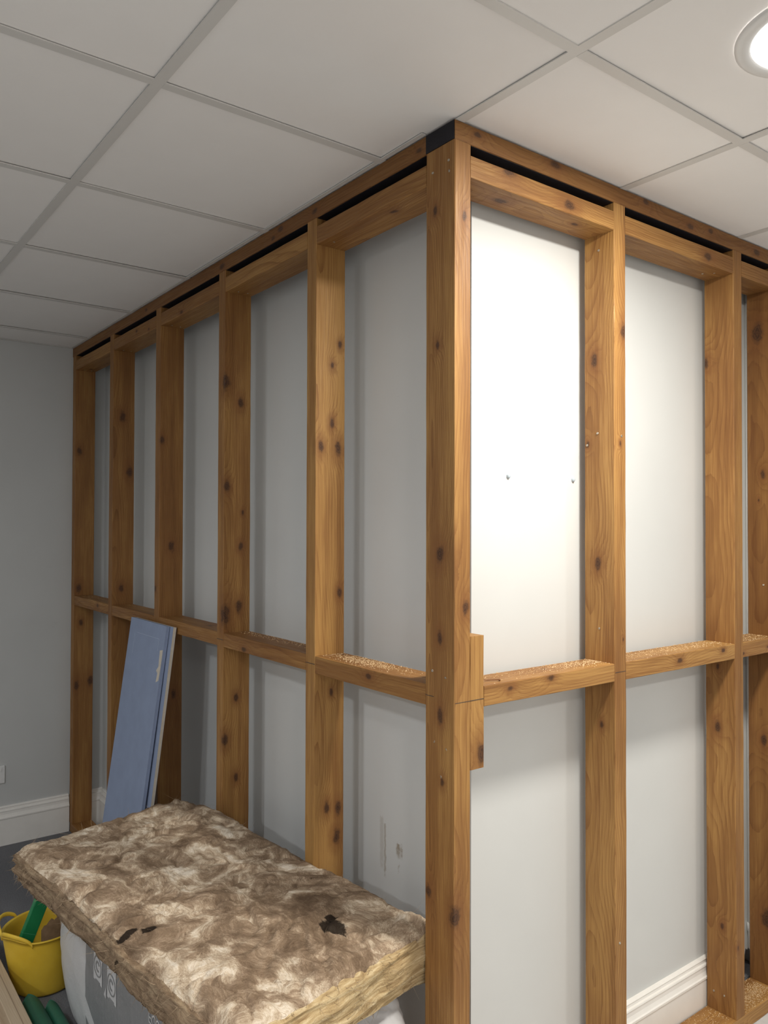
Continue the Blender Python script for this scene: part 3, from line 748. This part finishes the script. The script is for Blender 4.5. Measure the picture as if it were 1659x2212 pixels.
# white pipe and rubble beside it -------------------------------------------
pe = empty('white_pipe', (XB + .015, 1.478, .13), 'white painted vertical pipe between the two right-hand studs', 'pipe')
link('pipe_tube', lathe('pipe_tube', [(.0105, -.003), (.0125, 0), (.0125, 2.30), (.0105, 2.301)], 20), M_WHITE, pe)
link('coupling', lathe('coupling', [(.0125, .055), (.0150, .057), (.0150, .083), (.0125, .085)], 20), M_WHITE, pe)
M_RUB = plain('plaster_rubble', (.55, .50, .45), .9, .25, 60, .5)
M_RUB2 = plain('grey_rubble', (.20, .19, .17), .9, .4, 60, .5)
for i, (x, y, z, s, m, lb) in enumerate([(-.112, 1.405, .014, .017, M_RUB, 'small pale lump of broken plaster in the gap at the lower right'), (-.112, 1.440, .012, .013, M_RUB2, 'small grey crumb beside the pale plaster lump'), (-.150, 1.435, .022, .028, M_RUB2, 'dark grey rubble lump inside the broken wall hole'), (-.165, 1.49, .018, .022, M_RUB, 'pale plaster lump deep inside the broken wall hole')]):
    bm = bmesh.new(); bmesh.ops.create_icosphere(bm, subdivisions=1, radius=s)
    for v_ in bm.verts: v_.co = v_.co * random.uniform(.7, 1.15); v_.co.z *= .8
    me = bpy.data.meshes.new('rubble_lump'); bm.to_mesh(me); bm.free()
    zmin = min(v_.co.z for v_ in me.vertices)
    o = link('rubble_lump', me, m, None, (x, y, -zmin + .0005 if z < .04 else .045)); tag(o, lb, 'rubble', 'broken plaster in the wall gap')

# loose screw on the noggin ------------------------------------------------
ls = empty('wood_screw', (-.030, .146, ZMT), 'loose screw lying on the noggin beside the corner post', 'screw')
o = link('shank', lathe('shank', [(0, -.022), (.0008, -.018), (.0016, -.012), (.0018, .016), (.0036, .0195), (.0036, .0205), (0, .0205)], 12), plain('bronze_screw', (.30, .16, .08), .4, .1, 300, 0, .5, .6), ls, (0, 0, .0037))
o.rotation_euler = (-math.pi / 2, 0, -.55)

# sawdust ------------------------------------------------------------------
M_DUST = plain('sawdust', (.66, .47, .27), .9, .2, 300, 0, .1)
def dust(n, fn, z, label, smax=.0026):
    V = []; F = []
    for _ in range(n):
        x, y = fn(); s = rng.uniform(.0003, smax * .62) * rng.uniform(.5, 1); a = rng.uniform(0, 6.28); b0 = len(V); L = s * rng.uniform(1, 2.2)
        ca, sa = math.cos(a), math.sin(a)
        for (p, q, h) in ((-L, -s, 0), (L, -s, 0), (0, s, 0), (0, 0, s * 1.3)): V.append((x + p * ca - q * sa, y + p * sa + q * ca, z + .0003 + h))
        F += [(b0, b0 + 1, b0 + 3), (b0 + 1, b0 + 2, b0 + 3), (b0 + 2, b0, b0 + 3), (b0, b0 + 2, b0 + 1)]
    tag(link('sawdust', mesh('sawdust', V, F), M_DUST), label, 'sawdust', kind='stuff')
U = rng.uniform
cl = lambda v_, a, b: float(min(max(v_, a), b))
dust(1100, lambda: (cl(rng.normal(-.062, .022), -.095, -.004), cl(rng.normal(.50, .07) if U() < .6 else U(.1, .57), .097, .570)), ZMT, 'pale sawdust on the noggin between corner post and first short-frame stud')
dust(1100, lambda: (cl(rng.normal(-.06, .025), -.095, -.004), U(.63, 1.17)), ZMT, 'pale sawdust on the second noggin of the short frame')
dust(500, lambda: (U(-.095, -.004), U(1.235, 1.435)), ZMT, 'pale sawdust on the noggin at the right edge')
dust(1300, lambda: (cl(rng.normal(-.42, .09), -.57, -.11), cl(rng.normal(.06, .022), .004, .095)), ZMT, 'pale sawdust on the long frame noggin beside the corner post')
dust(350, lambda: (U(-1.15, -.65), U(.05, .095)), ZMT, 'thin sawdust on the second noggin of the long frame')
dust(150, lambda: (U(-2.85, -2.37), U(.02, .095)), ZMT, 'thin sawdust on the noggin by the far left wall')
dust(1500, lambda: (cl(rng.normal(-.05, .022), -.095, -.004), U(1.24, 1.43)), ZS, 'heap of sawdust on the sole plate at the lower right', .003)
dust(500, lambda: (cl(rng.normal(-.05, .03), -.095, -.004), U(.85, 1.17)), ZS, 'sawdust on the sole plate at the foot of the second short-frame stud', .003)
